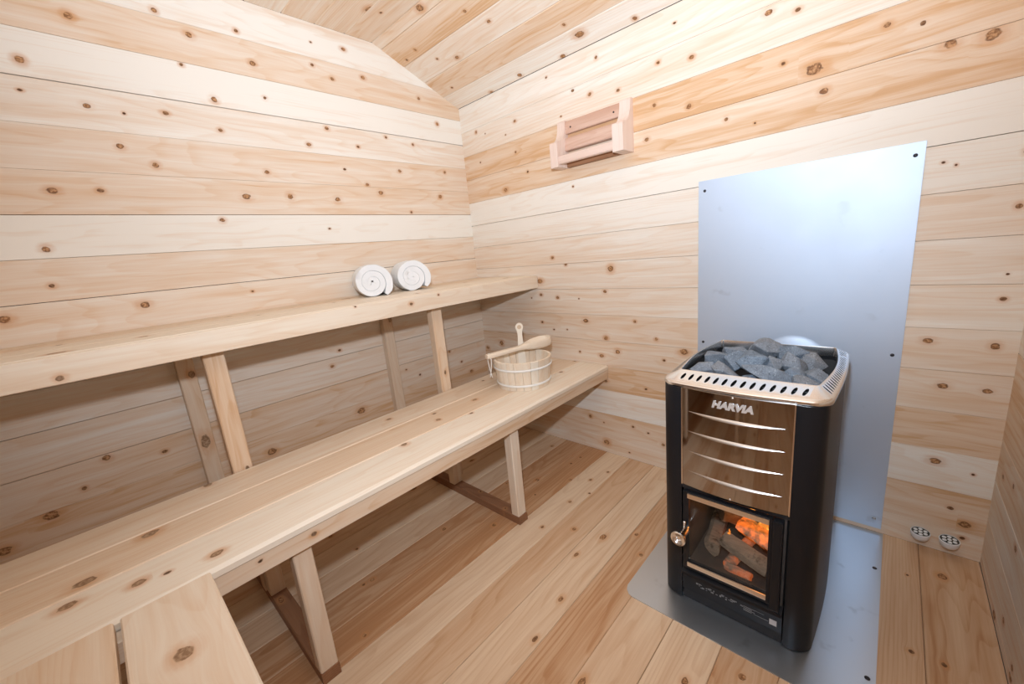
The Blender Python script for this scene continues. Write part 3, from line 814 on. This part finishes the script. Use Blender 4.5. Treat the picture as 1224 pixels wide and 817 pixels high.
# perforated steel collar
NF, NSd, SUB = 14, 24, 4
def contour(inner):
    """8 runs: front, corner, right, corner, back, corner, left, corner; (x, y) samples incl. both ends"""
    if inner: hw, fy, by, bow, fb, Rf, Rb = .1640, -.608, -.2145, .0165, .003, .007, .007
    else: hw, fy, by, bow, fb, Rf, Rb = .1985, -.684, -.1920, .0060, .0105, .046, .034
    def arc(cx, cy, R, a0): return [(cx+R*math.cos(a0+PI/2*k/8), cy+R*math.sin(a0+PI/2*k/8)) for k in range(9)]
    def seg(p, q, n, ox, oy):
        return [(p[0]+(q[0]-p[0])*i/n+ox*math.sin(PI*i/n), p[1]+(q[1]-p[1])*i/n+oy*math.sin(PI*i/n)) for i in range(n+1)]
    c = hx_c
    return [seg((c-hw+Rf, fy), (c+hw-Rf, fy), NF*SUB, 0, -fb), arc(c+hw-Rf, fy+Rf, Rf, -PI/2),
            seg((c+hw, fy+Rf), (c+hw, by-Rb), NSd*SUB, bow, 0), arc(c+hw-Rb, by-Rb, Rb, 0),
            seg((c+hw-Rb, by), (c-hw+Rb, by), 12, 0, 0), arc(c-hw+Rb, by-Rb, Rb, PI/2),
            seg((c-hw, by-Rb), (c-hw, fy+Rf), NSd*SUB, -bow, 0), arc(c-hw+Rf, fy+Rf, Rf, PI)]
CO, CI = contour(False), contour(True)
bm = bmesh.new()
def lev(run, i, f, z_, grow=0.):
    a, b_ = CO[run][i], CI[run][i]
    p = Vector((a[0]+(b_[0]-a[0])*f, a[1]+(b_[1]-a[1])*f, z_))
    return p
LV = [(.02, .7015), (0., .703), (0., .7105), (.05, .7145), (.14, .7170)]      # outer lip
LI = [(.90, .7290), (.965, .7305), (1., .7280), (1., .702)]                  # inner lip
for run in range(8):
    n = len(CO[run])
    for LL in (LV, LI):
        g = [[bm.verts.new(lev(run, i, f, z_)) for i in range(n)] for f, z_ in LL]
        for A_, B_ in zip(g, g[1:]):
            for i in range(n-1): bm.faces.new((A_[i], A_[i+1], B_[i+1], B_[i]))
    f0, z0 = LV[-1]; f1, z1 = LI[0]
    def P(tt, r, run=run):
        i = min(int(tt), len(CO[run])-2); q = tt-i
        a = lev(run, i, f0+(f1-f0)*r, z0+(z1-z0)*r); b_ = lev(run, i+1, f0+(f1-f0)*r, z0+(z1-z0)*r)
        return a.lerp(b_, q)
    if run in (0, 2, 6):
        cells = NF if run == 0 else NSd
        for c in range(cells):
            if run == 0: ea, eb, cxy, sl = .21, .30, .46, .22
            else: ea, eb, cxy, sl = .23, .42, .5, .0
            per = [(k/4, 0.) for k in range(4)]+[(1., k/4) for k in range(4)]+[(1-k/4, 1.) for k in range(4)]+[(0., 1-k/4) for k in range(4)]
            ov, iv = [], []
            for (a, r) in per:
                ang = math.atan2(r-.5, a-.5)
                ov.append(bm.verts.new(P((c+a)*SUB, r)))
                ea_, eb_ = ea*math.cos(ang), eb*math.sin(ang)
                iv.append(bm.verts.new(P((c+.5+ea_+sl*eb_)*SUB, cxy+eb_)))
            for k in range(16): bm.faces.new((ov[k], ov[(k+1) % 16], iv[(k+1) % 16], iv[k]))
    else:
        for i in range(n-1):
            bm.faces.new([bm.verts.new(P(t_q, r)) for t_q, r in ((i, 0), (i+1, 0), (i+1, 1), (i, 1))])
bmesh.ops.remove_doubles(bm, verts=bm.verts, dist=.0002)
obj('collar', bm, M['collar'], st_, sharp=40)
# flue leaving through the sheet behind the stove
bm = bmesh.new(); lathe(bm, [(.055, 0), (.055, .195)], (hx_c+.02, -.2075, .60), Y, 32); obj('flue_pipe', bm, M['soot'], st_, sharp=40)
bm = bmesh.new(); lathe(bm, [(.0555, 0), (.110, 0), (.1095, .0012), (.099, .0020), (.096, .0034), (.086, .0040), (.082, .0056), (.0555, .006)], (hx_c+.026, -.0038, .604), -Y, 64)  # disc added around the flue to imitate a bright arc reflected on the sheet
obj('reflection_disc', bm, M['sheet'], st_, sharp=50)

# ================================================================== STONES
def rock(name, c, size, seed, label, flat=1.):
    r = random.Random(seed); bm = bmesh.new()
    sx, sy, sz = size
    pts = []
    while len(pts) < 17:
        p = Vector((r.uniform(-1, 1), r.uniform(-1, 1), r.uniform(-1, 1)))
        if .55 < p.length < 1.08: pts.append(p)
    rot = Matrix.Rotation(r.uniform(-.35, .35), 3, 'Z') @ Matrix.Rotation(r.uniform(-.3, .3), 3, 'X') @ Matrix.Rotation(r.uniform(-.3, .3), 3, 'Y')
    vs = [bm.verts.new(p) for p in pts]
    h = bmesh.ops.convex_hull(bm, input=vs)
    bmesh.ops.delete(bm, geom=[v for v in bm.verts if not v.link_faces], context='VERTS')
    bmesh.ops.bevel(bm, geom=list(bm.edges), offset=.035, segments=1, affect='EDGES')
    bmesh.ops.triangulate(bm, faces=bm.faces)
    bmesh.ops.subdivide_edges(bm, edges=list(bm.edges), cuts=1)
    for v in bm.verts:
        q = v.co*1.0; l = q.length or 1
        dsp = noise.noise(q*2.3+Vector((seed, 0, 0)))*.09+noise.noise(q*6+Vector((0, seed, 0)))*.04
        v.co = q*(1+dsp)
    # scale to the wanted box
    for ax in range(3):
        lo = min(v.co[ax] for v in bm.verts); hi = max(v.co[ax] for v in bm.verts)
        for v in bm.verts: v.co[ax] = ((v.co[ax]-lo)/(hi-lo)*2-1)*size[ax]/2
    for v in bm.verts: v.co = rot @ v.co
    bmesh.ops.recalc_face_normals(bm, faces=bm.faces)
    me = bpy.data.meshes.new(name); bm.to_mesh(me); bm.free(); me.materials.append(M['rock'])
    for p in me.polygons: p.use_smooth = True
    me.set_sharp_from_angle(angle=math.radians(18))
    o = bpy.data.objects.new(name, me); col.objects.link(o); o.location = c
    return tag(o, label, 'stone', 'stones heaped in the stove basket')
STONES = [
 ((1.572, -.549, .716), (.066, .054, .040), 'wide pale blue-grey stone in the front corner of the stove heap nearest the benches'),
 ((1.585, -.478, .724), (.066, .072, .056), 'rounded blue-grey stone just behind the front corner stone on the bench side of the heap'),
 ((1.640, -.568, .712), (.080, .058, .050), 'broad grey stone at the front of the stove heap, second from the bench side'),
 ((1.615, -.400, .730), (.064, .060, .044), 'grey stone at the back of the heap towards the bench-side rear corner'),
 ((1.637, -.487, .732), (.052, .070, .052), 'dark-sided grey stone in the second row behind the broad front stone'),
 ((1.664, -.375, .732), (.036, .042, .040), 'smallest rounded stone at the back rim of the heap beside the topmost stone'),
 ((1.688, -.500, .736), (.074, .058, .058), 'brownish speckled stone in the middle of the stove heap'),
 ((1.708, -.405, .752), (.070, .066, .060), 'topmost pale grey stone crowning the stove heap'),
 ((1.772, -.412, .740), (.060, .058, .058), 'bluish stone with a ridge leaning beside the topmost stone, on the corner side'),
 ((1.737, -.492, .728), (.046, .050, .044), 'small blue stone wedged behind the long flat front stone'),
 ((1.742, -.562, .724), (.116, .050, .034), 'long flat blue-grey stone lying across the front of the stove heap'),
 ((1.787, -.468, .730), (.062, .060, .052), 'rough grey-brown stone behind the corner-side end of the long flat stone'),
 ((1.828, -.420, .722), (.052, .050, .060), 'pointed grey stone standing up beside the open dark end of the basket'),
 ((1.796, -.520, .714), (.044, .040, .044), 'small pale stone in front of the rough grey-brown stone'),
 ((1.836, -.488, .706), (.056, .056, .044), 'dark slate-blue stone at the corner-side edge of the heap'),
 ((1.826, -.550, .702), (.058, .052, .040), 'brown-grey stone in the front corner of the heap farthest from the benches'),
 ((1.696, -.582, .702), (.044, .034, .034), 'small low blue stone at the front rim under the long flat stone'),
 ((1.762, -.590, .699), (.066, .026, .026), 'thin sliver of stone lying along the front rim under the long flat stone'),
 ((1.560, -.420, .695), (.050, .062, .046), 'sunken dark stone at the bench-side edge behind the rounded stone'),
 ((1.640, -.300, .690), (.070, .060, .050), 'sunken stone deep at the back rim of the basket'),
 ((1.765, -.300, .680), (.070, .070, .050), 'shaded low stone at the back, corner side of the basket'),
 ((1.570, -.320, .680), (.056, .070, .046), 'shaded low stone in the bench-side rear corner of the basket'),
]
for i, (c, s, lab) in enumerate(STONES):
    rock('stove_stone', (1.692+(c[0]-1.692)*.965, -.41+(c[1]+.41)*.97, c[2]+.006), tuple(q*1.17 for q in s), 300+i*7, lab)

# ================================================================== FIREWOOD AND FLAMES behind the glass
def split_log(name, a, b_, r, seed, mat, label, roll=0.):
    a, b_ = Vector(a), Vector(b_); d = (b_-a).normalized(); e1 = d.cross(Z).normalized(); e2 = e1.cross(d)
    bm = bmesh.new(); NL = 14; prof = [(-1, -.55), (-.35, -.75), (.35, -.75), (1, -.5), (.95, .1), (.45, .62), (.05, .85), (-.5, .55), (-.95, .0)]
    rings = []
    for i in range(NL+1):
        f = i/NL; rg = []
        for k, (x, y) in enumerate(prof):
            q = Vector((x*math.cos(roll)-y*math.sin(roll), x*math.sin(roll)+y*math.cos(roll), 0))
            w_ = r*(1+.14*noise.noise(Vector((f*3+seed, k*1.7, seed*3.1))))*(.94 if i in (0, NL) else 1)
            rg.append(bm.verts.new(a.lerp(b_, f)+e1*q.x*w_+e2*q.y*w_+d*.006*noise.noise(Vector((k*2.1, seed, f)))))
        rings.append(rg)
    n_ = len(prof)
    for A_, B_ in zip(rings, rings[1:]):
        for k in range(n_): bm.faces.new((A_[k], A_[(k+1) % n_], B_[(k+1) % n_], B_[k]))
    bm.faces.new(rings[0]); bm.faces.new(rings[-1])
    mid = (a+b_)/2
    bmesh.ops.translate(bm, verts=bm.verts, vec=-mid)
    o = obj(name, bm, mat, None, sharp=30); o.location = mid
    return tag(o, label, 'firewood', 'logs burning in the stove')
split_log('firewood_log', (1.648, -.580, .190), (1.780, -.626, .176), .030, 1, M['log'], 'grey split log lying across the front of the fire', .2)
split_log('firewood_log', (1.680, -.520, .218), (1.800, -.560, .200), .034, 2, M['ember'], 'glowing orange log behind the grey front log', .5)
split_log('firewood_log', (1.612, -.500, .232), (1.676, -.462, .214), .042, 3, M['log'], 'ashy wedge-shaped log at the back of the firebox', .0)
split_log('firewood_log', (1.672, -.640, .150), (1.700, -.500, .158), .018, 8, M['char'], 'short smouldering log pointing to the glass beneath the front log', .4)
split_log('firewood_log', (1.602, -.445, .165), (1.628, -.628, .172), .027, 4, M['log'], 'ashy log leaning along the handle side of the firebox', .9)
split_log('firewood_log', (1.668, -.642, .1465), (1.738, -.652, .1465), .015, 5, M['char'], 'small charred piece glowing low behind the bottom trim of the door', .0)
def flame(c, h, w_, seed, label):
    bm = bmesh.new(); c = Vector(c); rings = []; NR, NA = 12, 12
    for i in range(NR+1):
        f = i/NR; rad = w_*(math.sin(PI*min(f*1.25+.12, 1))**.8 if f < .7 else (1-f)*2.0+.02)*.5
        sway = Vector((noise.noise(Vector((f*3, seed, 0)))*w_*.7, noise.noise(Vector((f*3, seed, 7)))*w_*.3, 0))*f
        rings.append([bm.verts.new(sway+Vector((math.cos(2*PI*k/NA)*rad*(1+.3*noise.noise(Vector((k*.9, f*4, seed)))), math.sin(2*PI*k/NA)*rad*.6, f*h))) for k in range(NA)])
    for A_, B_ in zip(rings, rings[1:]):
        for k in range(NA): bm.faces.new((A_[k], A_[(k+1) % NA], B_[(k+1) % NA], B_[k]))
    bm.faces.new(rings[0]); bm.faces.new(rings[-1])
    o = obj('flame', bm, M['flame'], None, smooth=True); o.location = c
    return tag(o, label, 'flame', 'flames in the stove')
flame((1.708, -.512, .236), .058, .034, 1, 'tallest bright orange flame rising behind the glowing log')
flame((1.748, -.520, .226), .052, .046, 2, 'broad orange flame at the hinge side of the firebox')
flame((1.662, -.585, .194), .036, .012, 3, 'thin yellow flame licking up between the grey logs')
flame((1.646, -.590, .184), .024, .010, 4, 'smallest flame low beside the thin yellow flame')
flame((1.672, -.440, .225), .035, .03, 5, 'dim flame at the back of the firebox above the ashy wedge log')
li = bpy.data.lights.new('fire_glow', 'POINT'); li.energy = .16; li.color = (1, .36, .08); li.shadow_soft_size = .03
lo_ = bpy.data.objects.new('fire_glow', li); col.objects.link(lo_); lo_.location = (1.745, -.56, .30)
# ================================================================== CAMERA AND LIGHT
cam = bpy.data.cameras.new('camera'); co = bpy.data.objects.new('camera', cam); col.objects.link(co)
cam.sensor_fit = 'HORIZONTAL'; cam.sensor_width = 36; cam.lens = 480.0715*36/1224; cam.clip_start = .01
R_ = Vector((.73106777, .67570971, -.09463776)); U_ = Vector((-.07977943, .22240646, .97168442)); F_ = Vector((-.67762465, .70281701, -.21650193))
mt = Matrix((R_, U_, -F_)).transposed().to_4x4(); mt.translation = Vector((1.96229316, -1.77311283, 1.1146564))
co.matrix_world = mt
sc.camera = co
def aim(o, loc, to):
    o.location = loc; o.rotation_euler = (Vector(to)-Vector(loc)).to_track_quat('-Z', 'Y').to_euler()
FL = (1.92, -1.76, 1.345)
# flash above the camera: a weak direct spill, and the head turned up to the ceiling boards
l = bpy.data.lights.new('flash_spill', 'SPOT'); l.spot_size = math.radians(150); l.spot_blend = 1.; l.energy = E_SPILL; l.color = (.755, .87, 1.); l.shadow_soft_size = .03
o = bpy.data.objects.new('flash_spill', l); col.objects.link(o); aim(o, FL, (.55, -.2, 1.2))
l = bpy.data.lights.new('flash_bounce', 'SPOT'); l.energy = E_SPOT; l.color = (.76, .87, 1.); l.shadow_soft_size = .03
l.spot_size = math.radians(130); l.spot_blend = 1.
o = bpy.data.objects.new('flash_bounce', l); col.objects.link(o); aim(o, FL, (1.35, -1.05, 2.3))
wd_ = bpy.data.worlds.new('world'); sc.world = wd_; wd_.use_nodes = True
wd_.node_tree.nodes['Background'].inputs[0].default_value = (.8, .88, 1., 1); wd_.node_tree.nodes['Background'].inputs[1].default_value = .02
sc.view_settings.view_transform = 'Standard'; sc.view_settings.look = 'None'
sc.view_settings.gamma = 1; sc.view_settings.use_curve_mapping = False
sc.view_settings.exposure = .30
